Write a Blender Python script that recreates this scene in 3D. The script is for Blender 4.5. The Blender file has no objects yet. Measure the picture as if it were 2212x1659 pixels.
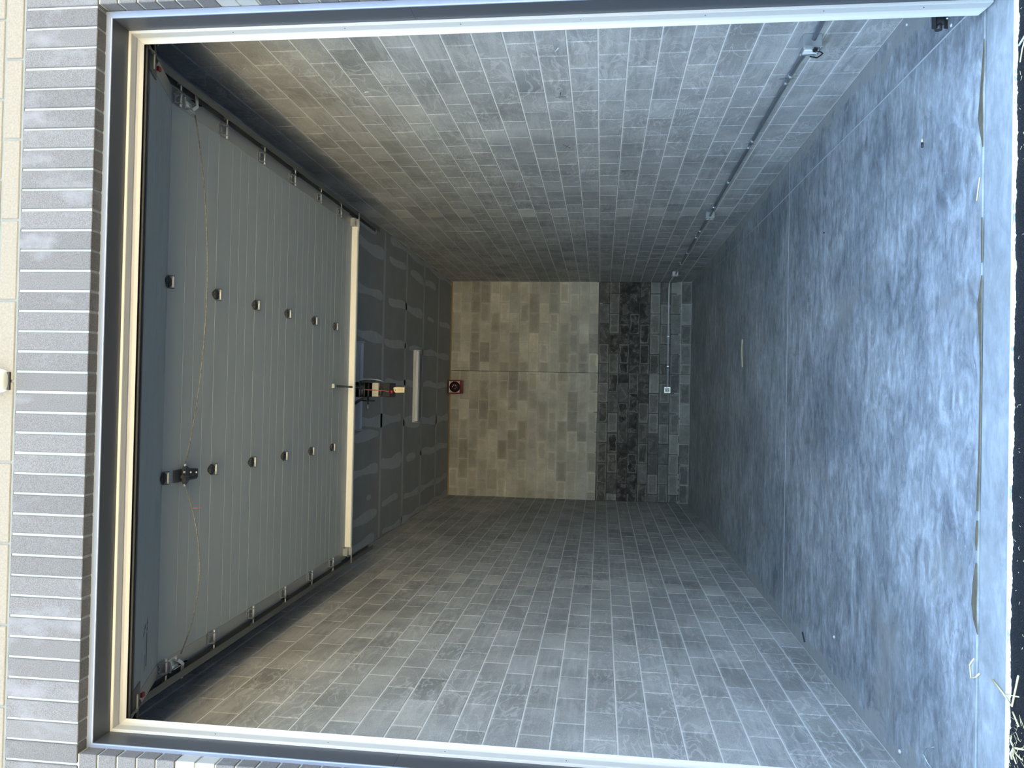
import bpy, bmesh, math, random
import numpy as np
from mathutils import Vector, Matrix
random.seed(7)
SC = bpy.context.scene
COL = SC.collection
PI = math.pi
# ------------------------------------------------------------------ camera
YAW, PITCH, ROLL, FPX, CZ = 0.0128, 0.1163, 0.0191, 1648.25, 1.766
fwd = Vector((math.sin(YAW)*math.cos(PITCH), math.cos(YAW)*math.cos(PITCH), math.sin(PITCH)))
r0 = Vector((math.cos(YAW), -math.sin(YAW), 0)); u0 = r0.cross(fwd)
rgt = r0*math.cos(ROLL) + u0*math.sin(ROLL); upv = -r0*math.sin(ROLL) + u0*math.cos(ROLL)
cd = bpy.data.cameras.new('camera'); cam = bpy.data.objects.new('camera', cd); COL.objects.link(cam)
cd.sensor_width = 36; cd.sensor_fit = 'HORIZONTAL'; cd.lens = 36*FPX/2212; cd.clip_start = .05; cd.clip_end = 600
m = Matrix.Identity(4)
for i in range(3):                       # the photograph was taken with the phone turned: its right is the world's down
    m[i][0] = -upv[i]; m[i][1] = rgt[i]; m[i][2] = -fwd[i]
m[2][3] = CZ
cam.matrix_world = m
SC.camera = cam
# ------------------------------------------------------------------ sky, sun, exposure
SUN_EL, SUN_AZ = math.radians(50), math.radians(18)        # sun behind the building
w = bpy.data.worlds.new('sky'); SC.world = w; w.use_nodes = True
nt = w.node_tree; bg = nt.nodes['Background']
sky = nt.nodes.new('ShaderNodeTexSky'); sky.sky_type = 'NISHITA'; sky.sun_disc = False
sky.sun_elevation = SUN_EL; sky.sun_rotation = SUN_AZ; sky.air_density = 1.0; sky.dust_density = 2.5; sky.ozone_density = 1.0
wbn = nt.nodes.new('ShaderNodeMix'); wbn.data_type = 'RGBA'; wbn.blend_type = 'MULTIPLY'; wbn.inputs[0].default_value = 1
wbn.inputs[7].default_value = (.97, 1.0, .955, 1)           # the camera's white balance
nt.links.new(sky.outputs[0], wbn.inputs[6]); nt.links.new(wbn.outputs[2], bg.inputs[0]); bg.inputs[1].default_value = .30
sl = bpy.data.lights.new('sun', 'SUN'); sl.energy = 9.0; sl.angle = .009; sl.color = (1, .93, .80)
so = bpy.data.objects.new('sun', sl); COL.objects.link(so)
sd = Vector((math.sin(SUN_AZ)*math.cos(SUN_EL), math.cos(SUN_AZ)*math.cos(SUN_EL), math.sin(SUN_EL)))
so.rotation_euler = sd.to_track_quat('Z', 'Y').to_euler(); so.location = (0, 20, 30)
vs = SC.view_settings; vs.view_transform = 'Standard'; vs.look = 'None'; vs.gamma = 1; vs.use_curve_mapping = False
vs.exposure = 2.65
SC.cycles.diffuse_bounces = 8; SC.cycles.max_bounces = 12
# ------------------------------------------------------------------ dimensions
XR, XL, YB, H = 2.3017, -2.1159, 15.5439, 4.8768
YI = 3.715                                # inner face of the front wall
OR, OL, OT = 1.862, -1.794, 4.263         # clear opening
S, L, J = .2032, .4064, .010              # block module and joint
YF = 3.51                                 # brick face of the facade
# ------------------------------------------------------------------ mesh helpers
class MB:
    def __init__(s): s.v = []; s.f = []; s.sm = []
    def add(s, vs_, fs, smooth=False):
        n = len(s.v); s.v += [tuple(p) for p in vs_]; s.f += [tuple(i+n for i in f) for f in fs]; s.sm += [smooth]*len(fs); return s
    def box(s, a, b):
        (x0, y0, z0), (x1, y1, z1) = a, b
        x0, x1 = min(x0, x1), max(x0, x1); y0, y1 = min(y0, y1), max(y0, y1); z0, z1 = min(z0, z1), max(z0, z1)
        return s.add([(x0,y0,z0),(x1,y0,z0),(x1,y1,z0),(x0,y1,z0),(x0,y0,z1),(x1,y0,z1),(x1,y1,z1),(x0,y1,z1)],
                     [(0,3,2,1),(4,5,6,7),(0,1,5,4),(1,2,6,5),(2,3,7,6),(3,0,4,7)])
    def bbox(s, a, b, c=.004):            # box with chamfered edges
        bm = bmesh.new(); bmesh.ops.create_cube(bm, size=1)
        sz = [abs(b[i]-a[i]) for i in range(3)]; ce = [(b[i]+a[i])/2 for i in range(3)]
        for v in bm.verts: v.co = Vector([v.co[i]*sz[i]+ce[i] for i in range(3)])
        bmesh.ops.bevel(bm, geom=bm.edges[:], offset=min(c, min(sz)*.3), segments=1, affect='EDGES')
        bm.verts.index_update()
        s.add([v.co[:] for v in bm.verts], [[v.index for v in f.verts] for f in bm.faces]); bm.free(); return s
    def tube(s, pts, r, n=8, cap=True):
        pts = [Vector(p) for p in pts]; rr = r if isinstance(r, (list, tuple)) else [r]*len(pts)
        vs_ = []; prev = None
        for i, p in enumerate(pts):
            t = (pts[min(i+1, len(pts)-1)] - pts[max(i-1, 0)]).normalized()
            a = prev if prev is not None else (Vector((0,0,1)) if abs(t.z) < .9 else Vector((1,0,0)))
            a = (a - t*a.dot(t)).normalized(); prev = a; b = t.cross(a)
            for k in range(n):
                q = 2*PI*k/n; vs_.append(p + (a*math.cos(q) + b*math.sin(q))*rr[i])
        fs = []
        for i in range(len(pts)-1):
            for k in range(n):
                k2 = (k+1) % n; fs.append((i*n+k, i*n+k2, (i+1)*n+k2, (i+1)*n+k))
        s.add(vs_, fs, True)
        if cap:
            N = len(s.v)-len(vs_)
            s.f += [tuple(N+k for k in reversed(range(n))), tuple(N+(len(pts)-1)*n+k for k in range(n))]; s.sm += [False, False]
        return s
    def prism(s, poly, axis, a, b):       # closed polygon (two coords) extruded along an axis from a to b
        def P(p, t):
            return {0: (t, p[0], p[1]), 1: (p[0], t, p[1]), 2: (p[0], p[1], t)}[axis]
        n = len(poly); vs_ = [P(p, a) for p in poly] + [P(p, b) for p in poly]
        fs = [tuple(range(n)), tuple(range(2*n-1, n-1, -1))] + [(i, n+i, n+(i+1) % n, (i+1) % n) for i in range(n)]
        return s.add(vs_, fs)
    def sphere(s, c, r, sc=(1,1,1), u=10, v=7):
        vs_ = []; fs = []
        for j in range(v+1):
            for i in range(u):
                th = PI*j/v; ph = 2*PI*i/u
                vs_.append((c[0]+r*sc[0]*math.sin(th)*math.cos(ph), c[1]+r*sc[1]*math.sin(th)*math.sin(ph), c[2]+r*sc[2]*math.cos(th)))
        for j in range(v):
            for i in range(u): fs.append((j*u+i, (j+1)*u+i, (j+1)*u+(i+1) % u, j*u+(i+1) % u))
        return s.add(vs_, fs, True)
    def mesh(s, name, mat):
        me = bpy.data.meshes.new(name); me.from_pydata(s.v, [], s.f)
        me.polygons.foreach_set('use_smooth', s.sm)
        bm = bmesh.new(); bm.from_mesh(me); bmesh.ops.recalc_face_normals(bm, faces=bm.faces[:]); bm.to_mesh(me); bm.free()
        for q in (mat if isinstance(mat, list) else [mat]): me.materials.append(q)
        me.update(); return me
    def build(s, name, mat, parent=None, loc=(0,0,0), rz=0):
        return link(name, s.mesh(name, mat), parent, loc, rz)
def link(name, me, parent=None, loc=(0,0,0), rz=0):
    o = bpy.data.objects.new(name, me); COL.objects.link(o); o.location = loc; o.rotation_euler.z = rz
    if parent is not None: o.parent = parent
    return o
def empty(name, loc=(0,0,0), rz=0):
    o = bpy.data.objects.new(name, None); COL.objects.link(o); o.location = loc; o.rotation_euler.z = rz; o.empty_display_size = .1; return o
def tag(o, label, cat, group=None):
    o['label'] = label; o['category'] = cat
    if group: o['group'] = group
    return o
def struct(o, label=None):
    o['kind'] = 'structure'
    if label: o['label'] = label
    return o
def copy_tree(o, parent=None):
    c = o.copy(); COL.objects.link(c)
    if parent is not None: c.parent = parent
    for ch in list(o.children): copy_tree(ch, c)
    return c
# ------------------------------------------------------------------ material helpers
def mat(name, col=(.5,.5,.5), rough=.6, metal=0, spec=.5):
    q = bpy.data.materials.new(name); q.use_nodes = True
    b = q.node_tree.nodes['Principled BSDF']
    b.inputs['Base Color'].default_value = (*col, 1); b.inputs['Roughness'].default_value = rough
    b.inputs['Metallic'].default_value = metal; b.inputs['Specular IOR Level'].default_value = spec
    return q
class NT:
    def __init__(s, q): s.t = q.node_tree; s.b = s.t.nodes['Principled BSDF']
    def n(s, typ, **kw):
        x = s.t.nodes.new(typ)
        for k, v in kw.items(): setattr(x, k, v)
        return x
    def l(s, a, b): s.t.links.new(a, b)
    def val(s, x, sock):
        if isinstance(x, (int, float)): sock.default_value = x
        elif isinstance(x, tuple): sock.default_value = (*x, 1) if len(x) == 3 else x
        else: s.l(x, sock)
    def math(s, op, a, b=0., c=None, clamp=False):
        x = s.n('ShaderNodeMath', operation=op, use_clamp=clamp); s.val(a, x.inputs[0]); s.val(b, x.inputs[1])
        if c is not None: s.val(c, x.inputs[2])
        return x.outputs[0]
    def mix(s, f, a, b, mode='MIX'):
        x = s.n('ShaderNodeMix', data_type='RGBA', blend_type=mode); s.val(f, x.inputs[0]); s.val(a, x.inputs[6]); s.val(b, x.inputs[7]); return x.outputs[2]
    def pos(s, scale=(1,1,1), off=(0,0,0)):
        g = s.n('ShaderNodeNewGeometry'); mp = s.n('ShaderNodeMapping'); mp.inputs['Scale'].default_value = scale; mp.inputs['Location'].default_value = off
        s.l(g.outputs['Position'], mp.inputs[0]); return mp.outputs[0]
    def noise(s, vec, scale, det=4, rough=.55, dist=0.):
        x = s.n('ShaderNodeTexNoise'); s.l(vec, x.inputs['Vector']); x.inputs['Scale'].default_value = scale
        x.inputs['Detail'].default_value = det; x.inputs['Roughness'].default_value = rough; x.inputs['Distortion'].default_value = dist
        return x.outputs['Fac']
    def ramp(s, f, *stops):
        x = s.n('ShaderNodeValToRGB'); e = x.color_ramp.elements
        while len(e) < len(stops): e.new(.5)
        for k, (p, c) in enumerate(stops):
            e[k].position = p; e[k].color = (c, c, c, 1) if isinstance(c, (int, float)) else (*c, 1)
        s.val(f, x.inputs[0]); return x.outputs[0]
    def bump(s, h, strength=.3, dist=.01):
        x = s.n('ShaderNodeBump'); x.inputs['Strength'].default_value = strength; x.inputs['Distance'].default_value = dist
        s.l(h, x.inputs['Height']); s.l(x.outputs[0], s.b.inputs['Normal'])
    def color(s, c): s.l(c, s.b.inputs['Base Color'])
def noisy(name, c1, c2, scale=8, rough=.8, bump=.2, det=4, bscale=None, **kw):
    q = mat(name, c1, rough, **kw); t = NT(q); p = t.pos(); f = t.noise(p, scale, det)
    t.color(t.mix(t.ramp(f, (.3, 0.), (.7, 1.)), c1, c2))
    if bump: t.bump(t.noise(p, bscale or scale*4, 3), bump, .004)
    return q
# concrete block: R = tone, G = tan, B = damp, taken from the object colour (single blocks) or an attribute (joined field)
def block_mat(name, stuff, plane, smear=1.0):
    q = mat(name, rough=.9, spec=.25); t = NT(q)
    if stuff: c = t.n('ShaderNodeAttribute', attribute_name='shade').outputs['Color']
    else: c = t.n('ShaderNodeObjectInfo').outputs['Color']
    sep = t.n('ShaderNodeSeparateColor'); t.l(c, sep.inputs[0]); R, G, B = sep.outputs[0], sep.outputs[1], sep.outputs[2]
    p = t.pos()
    base = t.mix(G, (.36,.37,.375), ((.42,.385,.325) if plane == 'x' else (.60,.565,.48)))
    tone = t.math('MULTIPLY_ADD', R, .75, .62)
    base = t.mix(1., base, tone, 'MULTIPLY')
    cl = t.noise(p, 2.2, 5, .6)
    base = t.mix(1., base, t.ramp(cl, (.28, .72), (.72, 1.22)), 'MULTIPLY')
    fine = t.noise(p, 170, 2, .6)
    base = t.mix(1., base, t.ramp(fine, (.3, .80), (.7, 1.2)), 'MULTIPLY')
    # trowel smears of mortar: thin curling lines, and hazy lime bloom
    sc = (1.6, 2.2, 5.) if plane == 'x' else (2.2, 1.6, 5.)
    sw = t.noise(t.pos(sc), 1.3, 3, .5, 1.6)
    ln = t.ramp(t.math('ABSOLUTE', t.math('SUBTRACT', sw, .5)), (0., 1.), (.035, 0.))
    mk = t.ramp(t.noise(t.pos((1,1,1), (3,7,1)), 1.1, 3), (.42, 0.), (.56, 1.))
    base = t.mix(t.math('MULTIPLY', t.math('MULTIPLY', ln, mk), .46*smear), base, (.66,.66,.67))
    streak = t.noise(t.pos((9, 9, 1.2) if plane == 'b' else ((4, 1.6, 16.) if plane == 'x' else (1.6, 4, 16.)), (5,2,8)), 1.5, 4, .6)
    bl = t.ramp(t.math('MULTIPLY', streak, t.noise(t.pos((1,1,1), (9,3,4)), .9, 2)), (.25, 0.), (.36, 1.))
    base = t.mix(t.math('MULTIPLY', bl, .33*smear), base, (.58,.585,.59))
    g2 = t.n('ShaderNodeNewGeometry'); s2 = t.n('ShaderNodeSeparateXYZ'); t.l(g2.outputs['Position'], s2.inputs[0])
    fz = t.math('ABSOLUTE', t.math('SUBTRACT', t.math('FRACT', t.math('DIVIDE', s2.outputs[2], .2032)), .5))
    hzn = t.math('ADD', fz, t.math('MULTIPLY_ADD', t.noise(t.pos((1,1,1), (4,4,4)), 9, 4, .65), .34, -.17))
    base = t.mix(t.math('MULTIPLY', t.ramp(hzn, (.40, 0.), (.50, 1.)), .42*smear), base, (.56,.56,.57))
    # damp: dark with patchy bloom and rims
    dn = t.noise(t.pos((1,1,1), (1,4,2)), 6.5, 4, .6, .6)
    dk = t.mix(t.ramp(dn, (.40, .0), (.62, 1.)), (.045,.042,.040), (.12,.115,.105))
    if plane == 'b':
        tc = t.n('ShaderNodeTexCoord'); s3 = t.n('ShaderNodeSeparateXYZ'); t.l(tc.outputs['Object'], s3.inputs[0])
        dd = t.math('MINIMUM', t.math('SUBTRACT', .198, t.math('ABSOLUTE', s3.outputs[0])), t.math('SUBTRACT', .0966, t.math('ABSOLUTE', s3.outputs[2])))
        dd = t.math('ADD', dd, t.math('MULTIPLY_ADD', t.noise(t.pos((1,1,1), (7,1,3)), 5, 4, .6, .5), .11, -.055))
        rg_ = t.ramp(t.math('ABSOLUTE', t.math('SUBTRACT', dd, .018)), (0., 1.), (.010, 0.))
        rnd = t.n('ShaderNodeObjectInfo').outputs['Random']
        base = t.mix(t.math('MULTIPLY', t.ramp(dd, (.02, 0.), (.045, 1.)), t.math('MULTIPLY', rnd, .34)), base, (.20,.17,.125))
        dk = t.mix(t.math('MULTIPLY', t.ramp(dd, (.0, 1.), (.028, 0.)), t.math('MULTIPLY', t.math('GREATER_THAN', rnd, .35), .5)), dk, (.20,.195,.18))
        dk = t.mix(t.math('MULTIPLY', rg_, t.math('MULTIPLY', t.math('GREATER_THAN', rnd, .55), .55)), dk, (.44,.44,.42))
    rim = t.ramp(t.math('ABSOLUTE', t.math('SUBTRACT', dn, .58)), (0., 1.), (.022, 0.))
    dk = t.mix(t.math('MULTIPLY', rim, .5), dk, (.34,.335,.32))
    base = t.mix(B, base, dk)
    t.color(base); t.bump(fine, .35, .003)
    return q
M = {}
M['blockR'] = block_mat('concrete_block_side', False, 'x'); M['blockRs'] = block_mat('concrete_block_side_field', True, 'x')
M['blockB'] = block_mat('concrete_block_back', False, 'b', .5)
M['mortar'] = noisy('mortar', (.66,.66,.65), (.78,.78,.77), 12, .95, .3)
q = mat('mortar_back', (.4,.4,.38), .95); t = NT(q)
g = t.n('ShaderNodeNewGeometry'); sx = t.n('ShaderNodeSeparateXYZ'); t.l(g.outputs['Position'], sx.inputs[0])
wob = t.math('MULTIPLY_ADD', t.noise(t.pos(), 3, 3), .5, -.25)
wet = t.ramp(t.math('ADD', sx.outputs[2], wob), (.0, .55), (.0001, .55))
hz = t.math('ADD', sx.outputs[2], wob)
wet = t.math('MULTIPLY', t.math('LESS_THAN', hz, 1.86), t.math('GREATER_THAN', hz, .25))
t.color(t.mix(wet, t.mix(t.noise(t.pos(), 8, 3), (.56,.54,.48), (.68,.66,.59)), (.06,.058,.055)))
M['mortarB'] = q
# facade brick
q = mat('facade_brick', rough=.85, spec=.3); t = NT(q)
oi = t.n('ShaderNodeObjectInfo'); sep = t.n('ShaderNodeSeparateColor'); t.l(oi.outputs['Color'], sep.inputs[0])
p = t.pos(); f = t.noise(p, 260, 2, .7)
base = t.mix(t.ramp(f, (.32, 0.), (.68, 1.)), (.082,.079,.080), (.165,.160,.163))
base = t.mix(1., base, t.math('MULTIPLY_ADD', sep.outputs[0], .5, .75), 'MULTIPLY')
ef = t.ramp(t.noise(t.pos((1,1,.6), (2,0,1)), 5.5, 4, .6), (.56, 0.), (.75, .75))
base = t.mix(ef, base, (.20,.20,.22)); base = t.mix(sep.outputs[1], base, (.38,.39,.38))
sp = t.ramp(t.noise(p, 420, 1, .5), (.74, 0.), (.78, .8)); base = t.mix(sp, base, (.42,.41,.40))
t.color(base); t.bump(f, .35, .002); M['fbrick'] = q
M['fmortar'] = noisy('facade_mortar', (.31,.335,.325), (.36,.38,.37), 14, .95, .3)
q = mat('cast_stone', rough=.9); t = NT(q); f = t.noise(t.pos(), 90, 4, .7)
c = t.mix(t.ramp(f, (.3, 0.), (.7, 1.)), (.18,.157,.126), (.24,.215,.178)); t.color(c); t.bump(f, .3, .003); M['stone'] = q
M['smortar'] = noisy('stone_mortar', (.16,.17,.163), (.19,.20,.193), 14, .95, .2)
M['frame'] = mat('painted_steel_frame', (.075,.082,.095), .4, .3, .5)
M['flange'] = mat('pale_flange', (.245,.285,.385), .35, .25, .5)  # front flange, lighter and bluer than the rest of the frame
M['seal'] = mat('white_vinyl_seal', (.50,.49,.47), .42)
M['sealmetal'] = mat('seal_retainer', (.66,.66,.64), .35)
q = mat('door_steel', (.335,.365,.36), .5, 0, .4); t = NT(q); t.bump(t.noise(t.pos((1,1,1)), 220, 2), .12, .001); M['door'] = q
M['stile'] = mat('door_end_stile', (.36,.365,.35), .42, .5)
M['rubber'] = mat('rubber_seal', (.035,.035,.038), .6)
M['galv'] = noisy('galvanized_steel', (.42,.43,.435), (.52,.53,.535), 20, .42, 0, metal=.75)
M['backpipe'] = mat('lit_conduit', (.72,.75,.77), .4, .3)  # conduit steel made paler: front light on the back run put into the colour
M['emt'] = mat('conduit_steel', (.25,.275,.30), .36, .6)
M['zinc'] = mat('zinc_plate', (.62,.66,.68), .3, .8)
M['dark'] = mat('dark_hinge_steel', (.085,.09,.095), .45, .6)
M['bright'] = mat('bright_pin', (.85,.80,.66), .32, .5)
M['track'] = mat('track_steel', (.115,.12,.118), .45, .5)
M['black'] = mat('black_paint', (.012,.013,.015), .4)
M['cream'] = mat('cream_cover', (.62,.58,.50), .5)
M['red'] = mat('red_plastic', (.20,.005,.008), .35)
M['redcord'] = mat('red_cord', (.40,.09,.06), .6)
M['dkred'] = mat('dark_red_lens', (.035,.004,.006), .2)
M['white'] = mat('white_plastic', (.82,.85,.84), .4)
M['manila'] = mat('manila_card', (.80,.66,.42), .7)
M['ink'] = mat('ink', (.03,.03,.035), .6)
M['gypsum'] = noisy('gypsum_board', (.315,.315,.295), (.355,.355,.335), 3, .9, 0)
M['mud'] = noisy('joint_compound', (.45,.465,.455), (.51,.525,.515), 9, .9, .1)
M['tape'] = noisy('taped_joint', (.45,.455,.445), (.51,.515,.50), 9, .9, .1)
M['wood'] = mat('pine_batten', (.42,.26,.09), .7)
M['straw'] = noisy('straw', (.62,.50,.25), (.78,.68,.42), 30, .7, 0)
M['cable'] = noisy('steel_cable', (.10,.10,.10), (.26,.25,.21), 60, .5, 0, metal=.5)
M['cord'] = mat('grey_cord', (.48,.50,.52), .6)
M['pebble'] = mat('pale_pebble', (.72,.70,.64), .8)
M['silt_shadow'] = noisy('silt_with_shadow', (.12,.10,.065), (.20,.17,.115), 20, .7, .2)
M['lime'] = noisy('cement_spill', (.70,.74,.72), (.82,.86,.84), 25, .9, .5, bscale=60)
M['fixture'] = mat('white_fixture', (.74,.73,.72), .45)
# slab concrete
q = mat('trowelled_concrete', rough=.42, spec=.5); t = NT(q)
g = t.n('ShaderNodeNewGeometry'); sx = t.n('ShaderNodeSeparateXYZ'); t.l(g.outputs['Position'], sx.inputs[0])
cl = t.noise(t.pos(), .9, 9, .64, .6)
stv = t.noise(t.pos((1.1, 4.2, 1)), 2.2, 8, .68, .9)
sp = t.noise(t.pos((10, 20, 1)), 1.6, 5, .7)
bl2 = t.noise(t.pos((1, 1.8, 1), (3,9,0)), 4.5, 7, .66, 1.2)
base = t.mix(t.ramp(cl, (.33, 0.), (.66, 1.)), (.235,.262,.285), (.475,.505,.518))
base = t.mix(1., base, t.ramp(stv, (.28, .66), (.5, 1.0), (.74, 1.32)), 'MULTIPLY')
base = t.mix(1., base, t.ramp(bl2, (.30, .58), (.5, 1.0), (.68, 1.38)), 'MULTIPLY')
base = t.mix(1., base, t.ramp(sp, (.25, .74), (.75, 1.26)), 'MULTIPLY')
vein = t.ramp(t.math('ABSOLUTE', t.math('SUBTRACT', t.noise(t.pos((.9, 2.4, 1), (6,2,0)), 1.5, 4, .55, 1.4), .5)), (0., .55), (.012, 0.))
vm = t.ramp(t.noise(t.pos((1,1,1), (2,2,5)), .8, 2), (.48, 0.), (.60, 1.))
base = t.mix(t.math('MULTIPLY', vein, vm), base, (.13,.15,.175))
fl = t.ramp(t.noise(t.pos((22, 60, 1), (4,4,0)), 1.1, 3, .6), (.63, 0.), (.71, .6)); base = t.mix(fl, base, (.66,.69,.72))
db = t.ramp(t.noise(t.pos((1,1,1), (8,1,0)), 1.1, 4, .6, .5), (.57, 0.), (.70, .6)); base = t.mix(t.math('MULTIPLY', db, t.math('LESS_THAN', sx.outputs[1], 7.)), base, (.33,.32,.285))
edge = t.math('MINIMUM', t.math('SUBTRACT', XR, sx.outputs[0]), t.math('SUBTRACT', sx.outputs[0], XL))
en = t.math('ADD', edge, t.math('MULTIPLY_ADD', t.noise(t.pos((6, 2.0, 1)), 1.8, 7, .70), .95, -.49))
base = t.mix(t.ramp(en, (.085, .85), (.10, 0.)), base, (.43,.43,.405))
fd = t.ramp(t.math('ADD', t.math('MULTIPLY_ADD', sx.outputs[1], -1., 3.84), 0.), (.0, 0.), (.02, 1.))
base = t.mix(t.math('MULTIPLY', fd, .5), base, (.37,.395,.392))
t.color(base); t.l(t.ramp(stv, (.3, .52), (.7, .34)), t.b.inputs['Roughness']); t.bump(sp, .06, .003); M['slab'] = q
# asphalt
q = mat('asphalt', rough=.8, spec=.3); t = NT(q); p = t.pos(); v = t.n('ShaderNodeTexVoronoi'); t.l(p, v.inputs['Vector']); v.inputs['Scale'].default_value = 130
base = t.mix(t.noise(p, 60, 3), (.004,.0045,.006), (.014,.0145,.018)); gl = t.ramp(t.noise(p, 190, 1, .5), (.73, 0.), (.77, 1.)); base = t.mix(gl, base, (.16,.145,.11))
t.color(base); t.bump(v.outputs['Distance'], .9, .012); M['asphalt'] = q
M['field'] = noisy('straw_covered_soil', (.56,.46,.27), (.78,.67,.43), 6, .95, .4)
M['roof'] = mat('roof_membrane', (.5,.5,.48), .9)
M['core'] = mat('wall_core', (.35,.35,.34), .95)
# ------------------------------------------------------------------ photo ray onto a known plane of the place (to read off where things stand)
def P(px, py, plane, val):
    d = fwd + upv*((1106.-px)/FPX) + rgt*((829.5-py)/FPX)
    o = (0, 0, CZ); tt = (val-o[plane])/d[plane]
    return Vector((d.x*tt, d.y*tt, CZ+d.z*tt))
# ------------------------------------------------------------------ setting: ground and slab
ap = struct(MB().box((-30, -7, -.25), (30, 3.545, -.012)).build('asphalt_pavement', M['asphalt']), 'black asphalt pavement in front of the slab edge')
fld = struct(MB().box((-70, -90, -.25), (70, -7, -.012)).build('straw_covered_ground', M['field']), 'sunlit straw-covered ground beyond the asphalt')
fb = MB().box((XL-.2, 3.815, -.25), (XR+.2, YB+.2, 0))
fb.box((-2.6, 3.547, -.25), (2.8, 3.797, -.004))
floor = struct(fb.build('floor', M['slab']), 'blue-grey trowelled concrete slab running from the door sill to the back wall')
# joint filler in the sill groove
MB().box((-2.3, 3.796, -.2), (2.45, 3.816, -.012)).build('sill_groove', M['core'], floor)
# silt in the groove, with the recess shadow painted into its brown strips
def strip(name, pts, matl, z, parent, seed=0):
    rng = random.Random(seed); mb = MB(); top = []; bot = []
    for (x, y, hw) in pts:
        top.append((x, y+hw, z)); bot.append((x, y-hw, z))
    n = len(pts); vs_ = top+bot; lo = [(a[0], a[1], z-.003) for a in vs_]
    vs_ = vs_+lo; fs = []
    for i in range(n-1):
        fs.append((i, i+1, n+i+1, n+i)); fs.append((i, 2*n+i, 2*n+i+1, i+1)); fs.append((n+i, n+i+1, 3*n+i+1, 3*n+i))
    mb.add(vs_, fs); return mb.build(name, matl, parent)
silt = [[(1.72,3.81,.002),(1.65,3.812,.007),(1.57,3.818,.012),(1.47,3.83,.012),(1.36,3.835,.024),(1.30,3.826,.016),(1.25,3.815,.009),(1.208,3.809,.002)],
        [(.875,3.809,.003),(.80,3.808,.007),(.70,3.804,.007),(.66,3.803,.003)],
        [(.60,3.802,.005),(.55,3.81,.009),(.47,3.821,.019),(.40,3.816,.017),(.30,3.808,.010),(.15,3.801,.007),(0,3.802,.007),(-.15,3.804,.008),(-.28,3.806,.008),(-.40,3.812,.011),(-.505,3.817,.009)],
        [(-.55,3.815,.006),(-.60,3.82,.013),(-.66,3.823,.011),(-.69,3.82,.003)],
        [(-.75,3.819,.007),(-.85,3.83,.022),(-.95,3.838,.025),(-1.02,3.825,.016),(-1.077,3.80,.002)]]
for k, s_ in enumerate(silt):
    strip('silt_shadow_strip', s_, M['silt_shadow'], .0035, floor, k)
# rough cement spill along the front edge of the slab
rng = random.Random(3); mb = MB(); n = 520; rows = []
for i in range(n+1):
    x = -2.6+5.4*i/n
    j = .006*rng.random()**2 + .004*math.sin(i*.11)+.003*math.sin(i*.43+1)
    rows.append([(x, 3.560+rng.uniform(-.001,.001), -.0035), (x, 3.557, -.002), (x, 3.545-j+rng.uniform(-.002,.002), -.003+rng.uniform(-.003,.002)), (x, 3.538-j*1.4, -.016)])
vs_ = [p_ for r_ in rows for p_ in r_]; fs = []
for i in range(n):
    for k in range(3): fs.append((i*4+k, i*4+k+1, i*4+5+k, i*4+4+k))
e = mb.add(vs_, fs).build('cement_spill', M['lime'], floor); e['label'] = 'rough whitish cement spill along the front edge of the slab'
# saw cut across the slab
MB().box((XL+.02, 7.572, -.002), (XR-.02, 7.582, .0008)).build('saw_cut', mat('saw_cut_dust', (.62,.66,.68), .9), floor)
# ------------------------------------------------------------------ block walls
def block_mesh(name, wid, hei, matl, c=.0035, d=.012):
    a, b = wid/2, hei/2
    vs_ = [(-a,0,-b),(a,0,-b),(a,0,b),(-a,0,b)]
    vs_ = [(-a+c,-d,-b+c),(a-c,-d,-b+c),(a-c,-d,b-c),(-a+c,-d,b-c),(-a,-d+c,-b),(a,-d+c,-b),(a,-d+c,b),(-a,-d+c,b),(-a,0,-b),(a,0,-b),(a,0,b),(-a,0,b)]
    fs = [(0,1,2,3)]
    for k in (0, 4):
        for i in range(4): fs.append((k+i, k+4+i, k+4+(i+1) % 4, k+(i+1) % 4))
    me = bpy.data.meshes.new(name); me.from_pydata(vs_, [], fs); me.materials.append(matl)
    bm = bmesh.new(); bm.from_mesh(me); bmesh.ops.recalc_face_normals(bm, faces=bm.faces[:]); bm.to_mesh(me); bm.free()
    me.polygons[0].use_smooth = False
    return me
CACHE = {}
def get_block(wid, hei, matl, name='block', d=.012, c=.0035):
    k = (round(wid, 3), round(hei, 3), matl.name, d)
    if k not in CACHE:
        me = block_mesh(name, wid, hei, matl, c, d)
        # make sure the front looks outward (local -Y)
        if me.polygons[0].normal.y > 0: me.flip_normals()
        CACHE[k] = me
    return CACHE[k]
def courses(length, odd0, even0, cuts=()):
    """joint positions along a wall for odd and even courses"""
    out = []
    for st in (even0, odd0):
        js = [0.]; k = st % L
        xs = []
        x = k
        while x < length-.001:
            if x > .03: xs.append(x)
            x += L
        for c_ in cuts: xs.append(c_)
        xs = sorted(xs); js = [0.]
        for x in xs:
            if x-js[-1] > .04: js.append(x)
        if length-js[-1] > .03: js.append(length)
        else: js[-1] = length
        out.append(js)
    return out
DEP = .012
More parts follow.
